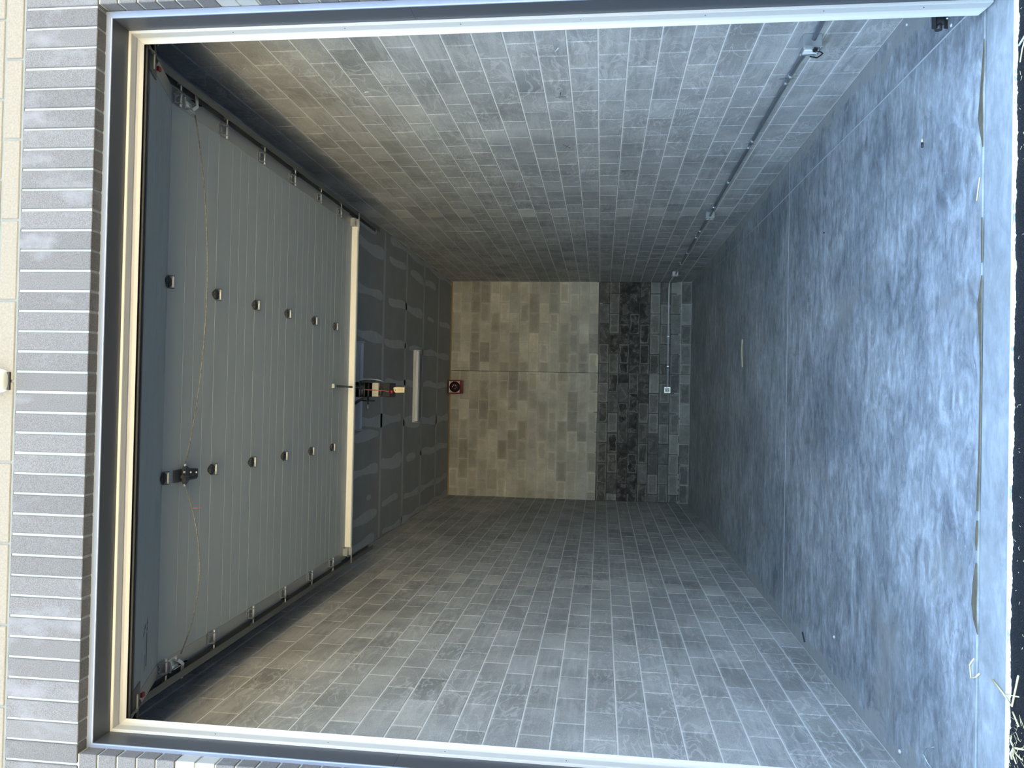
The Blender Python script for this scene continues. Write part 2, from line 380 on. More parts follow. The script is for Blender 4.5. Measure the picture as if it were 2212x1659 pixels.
def build_wall(wall, origin, rz, length, joints, tone, matl, stuffmat, keep):
    """blocks as parts where keep(u, z) ranks them, the rest joined"""
    ca, sa = math.cos(rz), math.sin(rz); items = []
    for k in range(24):
        js = joints[k % 2] if not callable(joints) else joints(k)
        for a, b in zip(js[:-1], js[1:]):
            wd = b-a-J
            if wd < .03: continue
            items.append((keep((a+b)/2, (k+.5)*S), k, (a+b)/2, wd))
    items.sort(key=lambda q: q[0])
    sv, sf, scol = [], [], []
    for n_, (rank, k, u, wd) in enumerate(items):
        z = (k+.5)*S; x, y = origin[0]+ca*u, origin[1]+sa*u
        col = tone(k, u)
        if n_ < 300:
            o = link('block', get_block(wd, S-J, matl), wall, (x, y, z), rz); o.color = (*col, 1)
        else:
            me = get_block(wd, S-J, matl); n0 = len(sv)
            for v in me.vertices: sv.append((x+ca*v.co.x-sa*v.co.y, y+sa*v.co.x+ca*v.co.y, z+v.co.z))
            for f in me.polygons: sf.append(tuple(i+n0 for i in f.vertices))
            scol += [(*col, 1)]*len(me.vertices)
    if sv:
        me = bpy.data.meshes.new('block_field'); me.from_pydata(sv, [], sf); me.materials.append(stuffmat)
        at = me.color_attributes.new('shade', 'FLOAT_COLOR', 'POINT'); at.data.foreach_set('color', np.array(scol, 'f').ravel())
        o = link('block_field', me, wall); o['kind'] = 'stuff'
rr = random.Random(11)
YS = YI-.02
# right wall: u runs from the back (0) towards the front; normal -x  (rz = -90 deg)
wr = struct(MB().box((XR+DEP-.0065, YS, -.2), (XR+.22, YB+.2, H+.3)).build('wall_right', M['mortar']), 'right wall of grey concrete block')
lenR = YB-YS
o8 = (YB-5.1574) % L
jr = courses(lenR, o8+S, o8)           # even courses carry the joints measured on course 8
def toneR(k, u):
    y = YB-u; t_ = rr.gauss(.5, .09); tan = rr.uniform(0, .12)
    if abs(y-9.6) < .16 and k % 2 == 1: t_ += .45; tan = .3
    tan += max(0, (k-12)*.03)
    return (min(max(t_, .1), 1.1), min(tan, .5), 0.)
build_wall(wr, (XR+DEP, YB), -PI/2, lenR, jr, toneR, M['blockR'], M['blockRs'], lambda u, z: (u*-1 if z < 4.4 else 100-u))
# left wall: u runs from the front to the back; normal +x (rz = +90)
wl = struct(MB().box((XL-DEP+.0065, YS, -.2), (XL-.22, YB+.2, H+.3)).build('wall_left', M['mortar']), 'left wall of grey concrete block')
o7 = (8.2058-YS) % L
jl = courses(lenR, o7, o7+S)
def toneL(k, u):
    y = YS+u; t_ = rr.gauss(.5, .09); tan = rr.uniform(0, .12)
    if abs(y-8.6) < .2 and k % 2 == 0: t_ += .38; tan = .25
    tan += max(0, (k-12)*.03)
    return (min(max(t_, .1), 1.1), min(tan, .5), 0.)
build_wall(wl, (XL-DEP, YS), PI/2, lenR, jl, toneL, M['blockR'], M['blockRs'], lambda u, z: (u if z < 4.4 else 100+u))
# back wall: u from the left corner; normal -y
wb = struct(MB().box((XL-.2, YB+DEP-.0065, -.2), (XR+.2, YB+.25, H+.3)).build('wall_back', M['mortarB']), 'back wall of concrete block, tan above and water-stained dark below')
lenB = XR-XL; CJ = .455-XL
def jb(k):
    js = [0.]
    st = (.0685-XL if k % 2 else .0685-XL+S)
    x = st % L
    while x < CJ-.05:
        if x > .05: js.append(x)
        x += L
    js.append(CJ)
    st = (2.0675-XL if k % 2 else 2.0675-XL-S)
    x = CJ + (st-CJ) % L
    while x < lenB-.05:
        if x-CJ > .06: js.append(x)
        x += L
    js.append(lenB); return js
rb = random.Random(5)
def toneB(k, u):
    if k >= 9:
        t_ = rb.choice([.32,.48,.70,.80,.88,.76,.62]); tan = rb.uniform(.6, 1.)
        if k >= 20: t_ -= .2  # shade near the ceiling painted into the tone of the top courses
        if k in (10, 11): tan -= .25
        return (t_, tan, .12 if (k == 9) else 0.)
    damp = {8: .78, 7: .9, 6: .97, 5: .97, 4: .88, 3: .72, 2: .62, 1: .55, 0: .60}[k]
    d = min(1, max(.05, damp + rb.choice([-.45, -.2, -.1, 0, .05, .1, .1])))
    if k in (5, 6) and u > 2.4: d = 1.
    return (rb.uniform(.3, .6), rb.uniform(.1, .4), d)
build_wall(wb, (XL, YB+DEP), 0, lenB, jb, toneB, M['blockB'], M['blockB'], lambda u, z: 0)
# control joint and the black joint lines above the stained courses
MB().box((-1.56, YB-.001, .64), (-1.17, YB+.01, .715)).build('block_gap', M['black'], wb)
MB().box((.451, YB-.0008, 0), (.459, YB+.008, H)).build('control_joint', M['black'], wb)
for a, b in ((.82, 2.29), (-2.11, -.45)): MB().box((a, YB-.001, 1.822), (b, YB+.01, 1.848)).build('dark_joint', M['black'], wb)
def wmark(p0, p1, wd, matl, nm):
    a, b = P(p0[0], p0[1], 0, XR-.0005), P(p1[0], p1[1], 0, XR-.0005); MB().tube([a, b], wd, 4).build(nm, matl, wr)
for p0, p1 in (((1200,210),(1223,209)), ((1211,200),(1209,212)), ((1216,312),(1232,320)), ((1222,320),(1230,312))): wmark(p0, p1, .0022, M['ink'], 'pencil_mark')
for p0, p1 in (((1199,112),(1207,103)), ((524,150),(530,146)), ((788,199),(796,198)), ((960,499),(1046,500))): wmark(p0, p1, .004, M['lime'], 'mortar_chip')
# ------------------------------------------------------------------ ceiling: gypsum boards, tape, screw-line compound
ce = struct(MB().box((XL-.2, YS, H+.012), (XR+.2, YB+.2, H+.1)).build('ceiling', M['gypsum']), 'unpainted grey gypsum board ceiling with taped joints')
TY = [10.62, 11.87, 13.08, 14.29]
ed = [YS] + [TY[0]-1.219*k for k in range(5, 0, -1)] + TY + [YB]
ed = [y for y in ed if y >= YS]
for a, b in zip(ed[:-1], ed[1:]):
    if b-a > .1: MB().bbox((XL+.004, a+.003, H), (XR-.004, b-.003, H+.0125), .003).build('gypsum_panel', M['gypsum'], ce)
def ribbon(name, axis, c, a, b, hw, matl, seed, wob=.3, z0=None, step=.06, skew=0.):
    rg = random.Random(seed); n = max(3, int((b-a)/step)); v1 = []; z0 = H if z0 is None else z0; ph = rg.uniform(0, 9)
    up_, dn_ = [], []; h1 = h2 = hw
    for i in range(n+1):
        s_ = a+(b-a)*i/n
        h1 = hw*(1+wob*math.sin(i*.33+ph)+wob*rg.uniform(-.18,.18)); h2 = hw*(1+wob*math.sin(i*.23+ph*2)+wob*rg.uniform(-.18,.18))
        endf = min(1, .45+.4*min(i, n-i)); cc = c+skew*(i/n-.5)
        up_.append((cc+h1*endf, s_)); dn_.append((cc-h2*endf, s_))
    poly = up_+dn_[::-1]; pts = [((p_[0], p_[1]) if axis == 1 else (p_[1], p_[0])) for p_ in poly]
    mb = MB(); N = len(pts); m_ = N//2
    top = [(x, y, z0+.001) for x, y in pts]; bot = [(x, y, z0-.0015) for x, y in pts]
    fs = []
    for i in range(m_-1): fs.append((N+i, N+i+1, N+N-2-i, N+N-1-i))
    for i in range(N): fs.append((i, (i+1) % N, N+(i+1) % N, N+i))
    return mb.add(top+bot, fs).build(name, matl, ce)
for k, y in enumerate(TY+[9.40]):
    ribbon('tape_joint', 0, y, XL+.02, XR-.02, .045, M['tape'], 20+k, .12, step=.12)
JX = [1.93, 1.33, .72, .13, -.51, -1.08, -1.69]
mud = [(1.93, 8.6, 10.6, .07), (1.95, 10.85, 11.8, .05), (1.94, 12.1, 14.0, .06), (1.33, 9.0, 10.55, .06), (1.34, 10.85, 13.0, .06), (1.32, 13.4, 13.9, .04),
       (.74, 9.0, 10.6, .06), (.72, 10.7, 12.0, .055), (.71, 12.1, 15.4, .05), (.13, 10.75, 12.9, .045), (.135, 13.0, 15.3, .05),
       (-.42, 9.6, 11.7, .07), (-.60, 9.0, 10.5, .06), (-.50, 11.8, 13.0, .08), (-.52, 13.1, 15.4, .07), (-1.08, 9.0, 10.5, .06), (-1.06, 10.65, 11.8, .09), (-1.08, 12.1, 12.7, .05), (-1.07, 12.95, 15.4, .06),
       (-1.70, 9.0, 10.5, .06), (-1.45, 10.0, 10.2, .05), (-1.63, 10.75, 11.6, .05), (-1.70, 11.95, 15.4, .05), (1.33, 14.4, 15.4, .05)]
for k, (x, a, b, hw) in enumerate(mud): ribbon('joint_compound', 1, x, a, b, hw, M['mud'], 40+k, .35)
ribbon('corner_compound', 1, XR-.09, YS+.1, 10.2, .075, M['mud'], 90, .12); ribbon('corner_compound', 1, XR-.06, 10.9, 15.5, .05, M['mud'], 91, .5)
ribbon('corner_compound', 1, XL+.08, YS+.1, 10.4, .06, M['mud'], 92, .3); ribbon('corner_compound', 1, XL+.06, 10.8, 15.5, .045, M['mud'], 93, .5)
MB().box((XL+.01, YB-.022, H-.022), (XR-.01, YB-.002, H-.001)).build('ceiling_batten', M['wood'], wb)
# ------------------------------------------------------------------ facade: soldier course, jamb bricks, stone band
fw = MB()
fw.box((XL-5.0, YF+.009, -.25), (OL-.026, YI, 6.2)); fw.box((OR+.042, YF+.009, -.25), (XR+5.0, YI, 6.2)); fw.box((OL-.026, YF+.009, OT+.037), (OR+.042, YI, 6.2))
wf = struct(fw.build('wall_front', M['fmortar']), 'front wall of grey-mauve brick with white mortar around the door opening')
rf = random.Random(9)
def brick_mesh(name, sx_, sy_, sz_, matl, c=.003):
    k = (name, round(sx_, 3), round(sy_, 3), round(sz_, 3))
    if k not in CACHE: CACHE[k] = MB().bbox((-sx_/2, 0, -sz_/2), (sx_/2, sy_, sz_/2), c).mesh(name, matl)
    return CACHE[k]
Zs0, Zs1 = 4.294, 4.682
xj = 1.893-.0045                              # a head joint of the soldier course
sold = []
k = -54
while True:
    xc = xj-.1016*k-.0508
    if xc < -7.05: break
    if xc < 7.25: sold.append(xc)
    k += 1
nb = 0
for xc in sold:
    if -2.3 < xc < 2.35:
        o = link('brick', brick_mesh('brick', .0885, .085, Zs1-Zs0, M['fbrick']), wf, (xc+rf.uniform(-.0012,.0012), YF+rf.uniform(-.0015,.0015), (Zs0+Zs1)/2)); nb += 1
        o.color = (rf.uniform(.3,.75), 0, 0, 1)
# jamb bricks: stretchers, 16 in. long, below the soldier course
rest = MB()
for side in (1, -1):
    x0 = OR+.037 if side > 0 else OL-.020
    k = 0; zt = Zs0-.0105
    while zt > -.1:
        zc = zt-.0458
        xs = x0; first = True
        for c_ in range(13):
            wd = .3964 if (c_ or k % 2) else .1932
            xc = xs+side*wd/2
            pale = .85 if (side < 0 and k in (5, 6)) or (side > 0 and k in (6, 7)) else (.3 if rf.random() < .08 else 0)
            if c_ < 2:
                o = link('brick', brick_mesh('brick', wd, .085, .0916, M['fbrick']), wf, (xc+rf.uniform(-.001,.001), YF+rf.uniform(-.0015,.0015), zc)); nb += 1
                o.color = (rf.uniform(.3,.75), pale if c_ == 0 else 0, 0, 1)
            else: rest.bbox((xc-wd/2, YF, zc-.0458), (xc+wd/2, YF+.085, zc+.0458), .003)
            xs += side*(wd+.01)
        zt -= .1016; k += 1
for xc in sold:
    if not (-2.3 < xc < 2.35): rest.bbox((xc-.0458, YF, Zs0), (xc+.0458, YF+.085, Zs1), .003)
o = rest.build('brick_field', M['fbrick'], wf); o['kind'] = 'stuff'; o.color = (.5, 0, 0, 1)
MB().box((XL-5.0, YF+.0055, Zs1), (XR+5.0, YF+.02, 6.0)).build('stone_bed', M['smortar'], wf)
srest = MB()
for r_ in range(12):
    z0 = 4.694+.1016*r_
    off = .011 if r_ % 2 == 0 else .011+.2032
    for k in range(-20, 20):
        xc = off+L*k+.2032
        if r_ < 2 and -2.1 < xc < 2.3:
            o = link('stone_block', brick_mesh('stone_block', .3964, .085, .0916, M['stone'], .004), wf, (xc, YF+rf.uniform(-.001,.001), z0+.0458)); nb += 1
        elif -6.9 < xc < 7.1: srest.bbox((xc-.198, YF, z0), (xc+.198, YF+.085, z0+.0916), .004)
o = srest.build('stone_field', M['stone'], wf); o['kind'] = 'stuff'
# body of the building: roof and outer shell
rfm = MB().box((XL-5.0, YI, 6.0), (XR+5.0, YB+.6, 6.25)); rfm.box((XL-5.0, YF, 5.95), (XR+5.0, YI, 6.4))
struct(rfm.build('roof', M['roof']), 'flat roof of the building')
# ------------------------------------------------------------------ steel frame (jambs + header) and weather seals
def jamb(name, label, xin, sgn, zt):
    YFL = 3.580; ft = .036
    # channel: front flange, web (reveal), back flange, extruded in z with mitred top
    def ext(prof, nm, par, mt):
        vs_ = [(x, y, -.004) for x, y in prof] + [(x, y, zt+abs(x-xin)) for x, y in prof]; n = len(prof)
        fs = [tuple(range(n)), tuple(range(2*n-1, n-1, -1))] + [(i, n+i, n+(i+1) % n, (i+1) % n) for i in range(n)]
        return MB().add(vs_, fs).build(nm, mt, par)
    o = ext([(xin, YFL+.006), (xin, YI), (xin+sgn*.05, YI), (xin+sgn*.05, YI-.005), (xin+sgn*.006, YI-.005), (xin+sgn*.006, YFL+.006)], name, None, M['frame'])
    fl_ = ext([(xin+sgn*ft, YFL+.003), (xin+sgn*(ft-.003), YFL), (xin+sgn*.005, YFL), (xin+sgn*.0015, YFL+.0015), (xin, YFL+.006), (xin+sgn*ft, YFL+.006)], 'flange', o, M['flange'])
    fl_['label'] = 'pale blue-grey front flange'
    struct(o, label); return o
jR = jamb('trim_1', 'grey painted steel channel jamb on the right of the opening', OR, 1, OT)
jL = jamb('trim_2', 'grey painted steel channel jamb on the left of the opening', OL, -1, OT)
YFL = 3.580; ft = .036
def hext(prof, nm, par, mt):
    vs_ = [(OL-z_, y_, OT+z_) for y_, z_ in prof] + [(OR+z_, y_, OT+z_) for y_, z_ in prof]; n = len(prof)
    fs = [tuple(range(n)), tuple(range(2*n-1, n-1, -1))] + [(i, n+i, n+(i+1) % n, (i+1) % n) for i in range(n)]
    return MB().add(vs_, fs).build(nm, mt, par)
jH = struct(hext([(YFL+.006, 0), (YI, 0), (YI, .05), (YI-.005, .05), (YI-.005, .006), (YFL+.006, .006)], 'trim_3', None, M['frame']), 'grey painted steel header over the opening, dark underneath')
fl_ = hext([(YFL+.003, ft), (YFL, ft-.003), (YFL, .005), (YFL+.0015, .0015), (YFL+.006, 0), (YFL+.006, ft)], 'flange', jH, M['flange']); fl_['label'] = 'pale blue-grey front flange'
# hairline butt joints in the frame
for xin, sgn, par in ((OR, -1, jR), (OL, 1, jL)): MB().box((xin+sgn*.0004, YFL+.004, 2.72), (xin-sgn*.0001, YI-.002, 2.7225)).build('frame_joint', M['ink'], par)
# seal profile: (inward offset, y)
SP = [(0, .002), (.013, .002), (.0145, .006), (.0145, .05), (.010, .053), (.0125, .060), (.020, .072), (.031, .083), (.0335, .087), (.031, .090), (.018, .080), (.006, .066), (0, .06)]
def seal_v(xin, sgn, par):
    n = len(SP); vs_ = [(xin-sgn*a, YI+b, .006 + (a*.8 if a > .015 else 0)) for a, b in SP] + [(xin-sgn*a, YI+b, OT-a) for a, b in SP]
    fs = [tuple(range(n)), tuple(range(2*n-1, n-1, -1))] + [(i, n+i, n+(i+1) % n, (i+1) % n) for i in range(n)]
    o = MB().add(vs_, fs).build('weather_seal', M['seal'], par); o['label'] = 'white vinyl weather seal'; return o
seal_v(OR, 1, jR); seal_v(OL, -1, jL)
n = len(SP); vs_ = [(OL+a, YI+b, OT-a) for a, b in SP] + [(OR-a, YI+b, OT-a) for a, b in SP]
fs = [tuple(range(n)), tuple(range(2*n-1, n-1, -1))] + [(i, n+i, n+(i+1) % n, (i+1) % n) for i in range(n)]
o = MB().add(vs_, fs).build('weather_seal', M['seal'], jH); o['label'] = 'cream vinyl weather seal under the header'
# retainer screws and the pale patch at the foot of the right jamb
for xin, sgn, par in ((OR, -1, jR), (OL, 1, jL)):
    for z_ in (.3, .75, 1.3, 1.9, 2.5, 3.1, 3.7): MB().sphere((xin+sgn*.0145, YI+.028, z_), .003, u=6, v=4).build('screw', M['ink'], par)
MB().box((OR+.001, YFL-.002, .0), (OR-.002, YI-.03, .36)).build('jamb_patch', M['white'], jR)
# ------------------------------------------------------------------ sectional overhead door
door = tag(empty('sectional_door', (.034, 4.44, 4.45)), 'light grey sectional overhead door rolled up horizontally under the ceiling', 'door')
DX0, DX1 = -1.795, 1.863
JY = [4.44, 5.035, 5.64, 6.245, 6.855, 7.42, 7.93]
def loc(v): return Vector(v)-Vector((.034, 4.44, 4.45))
def dobj(mb, name, matl, par):                       # build in world coordinates, then hang under the door
    off = Vector((.034, 4.44, 4.45))
    mb.v = [tuple(Vector(v)-off) for v in mb.v]
    return mb.build(name, matl, par)
def section_profile(a, b):
    """underside profile along the section: rib grooves and edges (distance, height)"""
    ln = b-a; pts = [(a+.002, .004), (a+.004, 0)]
    for g_ in (.2, .325, .455):
        if g_ < ln-.04: pts += [(a+g_-.004, 0), (a+g_-.0015, .0012), (a+g_+.0015, .0012), (a+g_+.004, 0)]
    pts += [(b-.004, 0), (b-.002, .004), (b-.002, .050), (a+.002, .050)]
    return pts
TILT = math.radians(19.7)
def tilt(y, z):                                      # first section hangs down in the track curve
    dy = y-JY[0]; return (JY[0]+dy*math.cos(TILT)-z*math.sin(TILT)*-1, 4.45+dy*math.sin(TILT)+z*math.cos(TILT))
secs = []
for k in range(7):
    a, b = (JY[0]-.61, JY[0]) if k == 0 else (JY[k-1], JY[k])
    pr = section_profile(a, b)
    pr = [tilt(y, z) for y, z in pr] if k == 0 else [(y, 4.45+z) for y, z in pr]
    s_ = dobj(MB().prism(pr, 0, DX0+.002, DX1-.002), 'section', M['door'], door); secs.append(s_)
    for x0, x1 in ((DX0, DX0+.085), (DX1-.098, DX1)):
        mb = MB()
        if k == 0:
            q0, q1, q2, q3 = tilt(a, -.0035), tilt(b-.003, -.0035), tilt(b-.003, .05), tilt(a, .05)
            mb.prism([q0, q1, q2, q3], 0, x0, x1)
        else: mb.box((x0, a+.002, 4.4465), (x1, b-.002, 4.502))
        dobj(mb, 'end_stile', M['stile'], s_)
# astragal and retainer on the leading edge
q0 = tilt(JY[0]-.61, 0)
mb = MB().prism([tilt(JY[0]-.612, .052), tilt(JY[0]-.612, -.004), tilt(JY[0]-.60, -.006), tilt(JY[0]-.575, -.004), tilt(JY[0]-.575, .0)], 0, DX0+.03, DX1-.03)
dobj(mb, 'seal_retainer', M['dark'], door)
pts = [tilt(JY[0]-.63+.022*math.cos(q), .022+.028*math.sin(q)) for q in [2*PI*i/12 for i in range(12)]]
dobj(MB().prism(pts, 0, DX0+.02, DX1-.02), 'bottom_seal', M['rubber'], door)
# strut across the top section
st = MB().prism([(7.905, 4.452), (7.905, 4.392), (7.912, 4.386), (7.945, 4.386), (7.95, 4.392), (7.95, 4.51), (7.945, 4.51), (7.945, 4.393), (7.91, 4.393), (7.91, 4.452)], 0, DX0+.06, DX1-.06)
dobj(st, 'top_strut', mat('lit_zinc_strut', (.86,.83,.76), .5, .25), door)  # outside light on the strut is painted in as a pale warm colour
# centre hinges
def hinge(x, y, k, par):
    zz = 4.4465
    def T(p_):
        if k == 0 and p_[1] < y: yy, z2 = tilt(p_[1]-y+JY[0], p_[2]-4.45); return (p_[0], yy, z2)
        return p_
    mb = MB()
    def plate(poly, z0, z1):
        mb.prism(poly, 2, z0, z1)
    f0 = [(x-.038, y-.002), (x+.038, y-.002), (x+.034, y-.020), (x+.008, y-.056), (x-.008, y-.056), (x-.034, y-.020)]
    f1 = [(x-.038, y+.002), (x-.030, y+.018), (x-.008, y+.042), (x+.008, y+.042), (x+.030, y+.018), (x+.038, y+.002)]
    plate(f0, zz-.006, zz); plate(f1, zz-.006, zz)
    for s_ in (-1, 1):
        mb.prism([(y-.016, zz-.004), (y+.004, zz-.034), (y+.020, zz-.034), (y+.024, zz-.022), (y+.012, zz-.004)], 0, x+s_*.036, x+s_*.041)
    mb.box((x-.020, y-.036, zz-.012), (x+.020, y-.012, zz-.004))
    for q in ((x-.022, y-.018), (x+.022, y-.018), (x, y-.044), (x, y+.031)): mb.tube([(q[0], q[1], zz-.004), (q[0], q[1], zz-.012)], .006, 6)
    mb.v = [T(v) for v in mb.v]
    h = dobj(mb, 'hinge', M['dark'], par)
    dobj(MB().tube([(x-.040, y+.012, zz-.027), (x+.040, y+.012, zz-.027)], .0065, 8), 'hinge_pin', M['bright'], h)
for k in range(6):
    hinge(.650-.002*k, JY[k]+.003, k, door); hinge(-.566-.002*k, JY[k]+.003, k, door)
# roller brackets at both ends of every joint, with stem and wheel
def roller(x, sg, y, par, top=False):
    zz = 4.4465; mb = MB()
    mb.box((x-.036, y-.045, zz-.004), (x+.036, y+.045, zz))
    for q in (-.036, .032): mb.prism([(y-.030, zz-.003), (y-.012, zz-.040), (y+.020, zz-.040), (y+.030, zz-.003)], 0, x+q, x+q+.004)
    mb.box((x-.036, y-.026, zz-.014), (x+.034, y-.018, zz-.003))
    for q in ((-.018, -.030), (.018, -.030), (-.018, .036), (.018, .036)): mb.tube([(x+q[0], y+q[1], zz-.003), (x+q[0], y+q[1], zz-.016)], .006, 6)
    h = dobj(mb, 'roller_bracket', M['emt'], par)
    tb = MB().tube([(x-sg*.052, y+.014, zz-.030), (x+sg*.05, y+.014, zz-.030)], .0085, 8)
    tb.tube([(x+sg*.05, y+.014, zz-.030), (x+sg*.100, y+.014, zz-.030)], .0055, 8)
    dobj(tb, 'roller_stem', M['galv'], h)
    dobj(MB().tube([(x+sg*.084, y+.014, zz-.030), (x+sg*.102, y+.014, zz-.030)], .024, 14), 'roller_wheel', M['white'] if top else M['track'], h)
RXR, RXL = 1.805, -1.742
for k in range(6):
    roller(RXR, 1, JY[k]+.03, door); roller(RXL, -1, JY[k]+.03, door)
for x, sg in ((RXR-.02, 1), (RXL+.02, -1)):         # slotted top fixtures
    mb = MB().box((x-.03, 7.84, 4.440), (x+.05, 7.90, 4.446))
    mb.box((x-.03, 7.835, 4.405), (x+.05, 7.840, 4.446)); mb.box((x-.03, 7.90, 4.38), (x+.05, 7.905, 4.446)); mb.box((x-.03, 7.84, 4.400), (x+.05, 7.90, 4.405))
    h = dobj(mb, 'top_fixture', M['galv'], door)
    mb = MB().box((x-.022, 7.85, 4.3985), (x+.02, 7.858, 4.4005)); mb.box((x-.022, 7.88, 4.3985), (x+.02, 7.888, 4.4005)); dobj(mb, 'slot', M['black'], h)
    dobj(MB().tube([(x-.07, 7.93, 4.384), (x+sg*.12, 7.93, 4.384)] if sg > 0 else [(x+.07, 7.93, 4.384), (x+sg*.12, 7.93, 4.384)], .008, 8), 'roller_stem', M['galv'], h)
for x, sg in ((1.775, 1), (-1.707, -1)):             # bottom corner brackets with red tag, stem and white roller
    yb, zb = tilt(JY[0]-.56, -.006)
    mb = MB().prism([tilt(JY[0]-.60, -.004), tilt(JY[0]-.43, -.004), tilt(JY[0]-.43, -.010), tilt(JY[0]-.46, -.030), tilt(JY[0]-.58, -.034), tilt(JY[0]-.60, -.02)], 0, x+sg*.050, x+sg*.056)
    mb.prism([tilt(JY[0]-.60, -.004), tilt(JY[0]-.44, -.004), tilt(JY[0]-.44, -.009), tilt(JY[0]-.60, -.009)], 0, x-.045, x+.056)
    h = dobj(mb, 'bottom_bracket', M['track'], door)
    yy, zz = tilt(JY[0]-.545, -.026)
    dobj(MB().tube([(x-sg*.03, yy, zz), (x+sg*.135, yy, zz)], .0075, 8), 'roller_stem', M['track'], h)
    dobj(MB().tube([(x+sg*.118, yy, zz), (x+sg*.136, yy, zz)], .026, 14), 'roller_wheel', M['white'], h)
    yr, zr = tilt(JY[0]-.40, -.014)
    dobj(MB().bbox((x+sg*.020, yr-.014, zr-.008), (x+sg*.046, yr+.014, zr+.006), .002), 'red_tag', M['red'], h)
# side slide bolts
for x, sg in ((1.80, 1), (-1.76, -1)):
    y0 = 4.59; zz = 4.4465
    mb = MB().box((x-.035, y0-.065, zz-.005), (x+.035, y0+.060, zz)); mb.box((x-.035, y0-.065, zz-.038), (x+.035, y0-.060, zz))
    mb.box((x-.030, y0-.02, zz-.035), (x-.026, y0+.055, zz)); mb.tube([(x-.01, y0-.05, zz-.028), (x-.01, y0+.02, zz-.028)], .009, 8)
    h = dobj(mb, 'slide_bolt', M['zinc'], door)
    mb = MB().prism([(x-sg*.01, y0+.02), (x+sg*.03, y0+.072), (x+sg*.115, y0+.060), (x+sg*.118, y0+.088), (x+sg*.025, y0+.10), (x-sg*.02, y0+.04)], 2, zz-.034, zz-.028)
    dobj(mb, 'bolt_bar', M['zinc'], h)
    for q in ((-.02, -.045), (.02, -.045), (-.02, .04), (.02, .045)): dobj(MB().tube([(x+q[0], y0+q[1], zz-.004), (x+q[0], y0+q[1], zz-.012)], .006, 6), 'bolt_head', M['bright'], h)
# centre lock
mb = MB().box((-.61, 4.558, 4.438), (-.53, 4.645, 4.4465)); h = dobj(mb, 'lock_plate', M['dark'], door)
mb = MB().prism([(-.525, 4.625), (-.505, 4.635), (-.525, 4.67), (-.535, 4.775), (-.545, 4.775), (-.545, 4.665), (-.59, 4.665), (-.592, 4.765), (-.602, 4.765), (-.602, 4.67), (-.628, 4.635), (-.61, 4.625)], 2, 4.400, 4.425)
dobj(mb, 'lock_body', M['dark'], door)
mb = MB().bbox((-.598, 4.655, 4.405), (-.542, 4.79, 4.44), .004); mb.tube([(-.575, 4.60, 4.41), (-.575, 4.72, 4.41)], .012, 8); hl = dobj(mb, 'lock_case', M['dark'], door)
for q in ((-.553, 4.69), (-.56, 4.76), (-.545, 4.615)): dobj(MB().tube([(q[0], q[1], 4.410), (q[0], q[1], 4.398)], .006, 6), 'lock_rivet', M['bright'], hl)
# release cables sagging from the lock to both bolts
def sag(a, b, d, n=22, kink=None):
    a, b = Vector(a), Vector(b); return [a.lerp(b, i/n) + Vector((0, 0, -d*4*(i/n)*(1-i/n))) for i in range(n+1)]
dobj(MB().tube(sag((1.77, 4.67, 4.425), (-.505, 4.64, 4.415), .115, 30), .0045, 6), 'lock_cable', M['cable'], door)
lc = sag((-.63, 4.64, 4.415), (-1.72, 4.665, 4.425), .115, 22)
cb = dobj(MB().tube(lc, .0045, 6), 'lock_cable', M['cable'], door)
dobj(MB().tube([tuple(lc[3]), tuple(lc[3]+Vector((0, .03, -.05)))], .002, 5), 'cable_tie', M['redcord'], cb)
for x in (-.506, -.629): dobj(MB().tube([(x-.012, 4.64, 4.415), (x+.012, 4.64, 4.415)], .008, 8), 'cable_clip', M['zinc'], door)
# printed label on the first section
def tp(u, v):                                         # u across (x), v along the section from the joint
    y, z = tilt(JY[0]-v, -.0012); return (u, y, z)
def decal(poly, matl, name='printed_mark'):
    mb = MB(); n = len(poly); vs_ = [tp(*p_) for p_ in poly]; y, z = tilt(JY[0], 0)
    vs2 = [(a_, b_, c_+.001) for a_, b_, c_ in vs_]; mb.add(vs_+vs2, [tuple(range(n))]+[(i, (i+1) % n, n+(i+1) % n, n+i) for i in range(n)])
    return dobj(mb, name, matl, secs[0])
decal([(-1.34, .28), (-1.375, .275), (-1.385, .30)], M['ink']); decal([(-1.385, .285), (-1.415, .275), (-1.415, .30)], mat('label_red', (.10,.03,.03), .6))
decal([(-1.36, .34), (-1.385, .325), (-1.40, .35)], M['ink']); decal([(-1.395, .36), (-1.41, .345), (-1.43, .38)], M['ink'])
decal([(-1.425, .285), (-1.62, .285), (-1.62, .297), (-1.425, .297)], M['ink']); decal([(-1.44, .31), (-1.52, .31), (-1.52, .335), (-1.45, .335)], mat('label_grey', (.33,.35,.36), .6)); decal([(-1.54, .31), (-1.62, .31), (-1.64, .345), (-1.54, .34)], mat('label_grey_dark', (.25,.27,.28), .6))
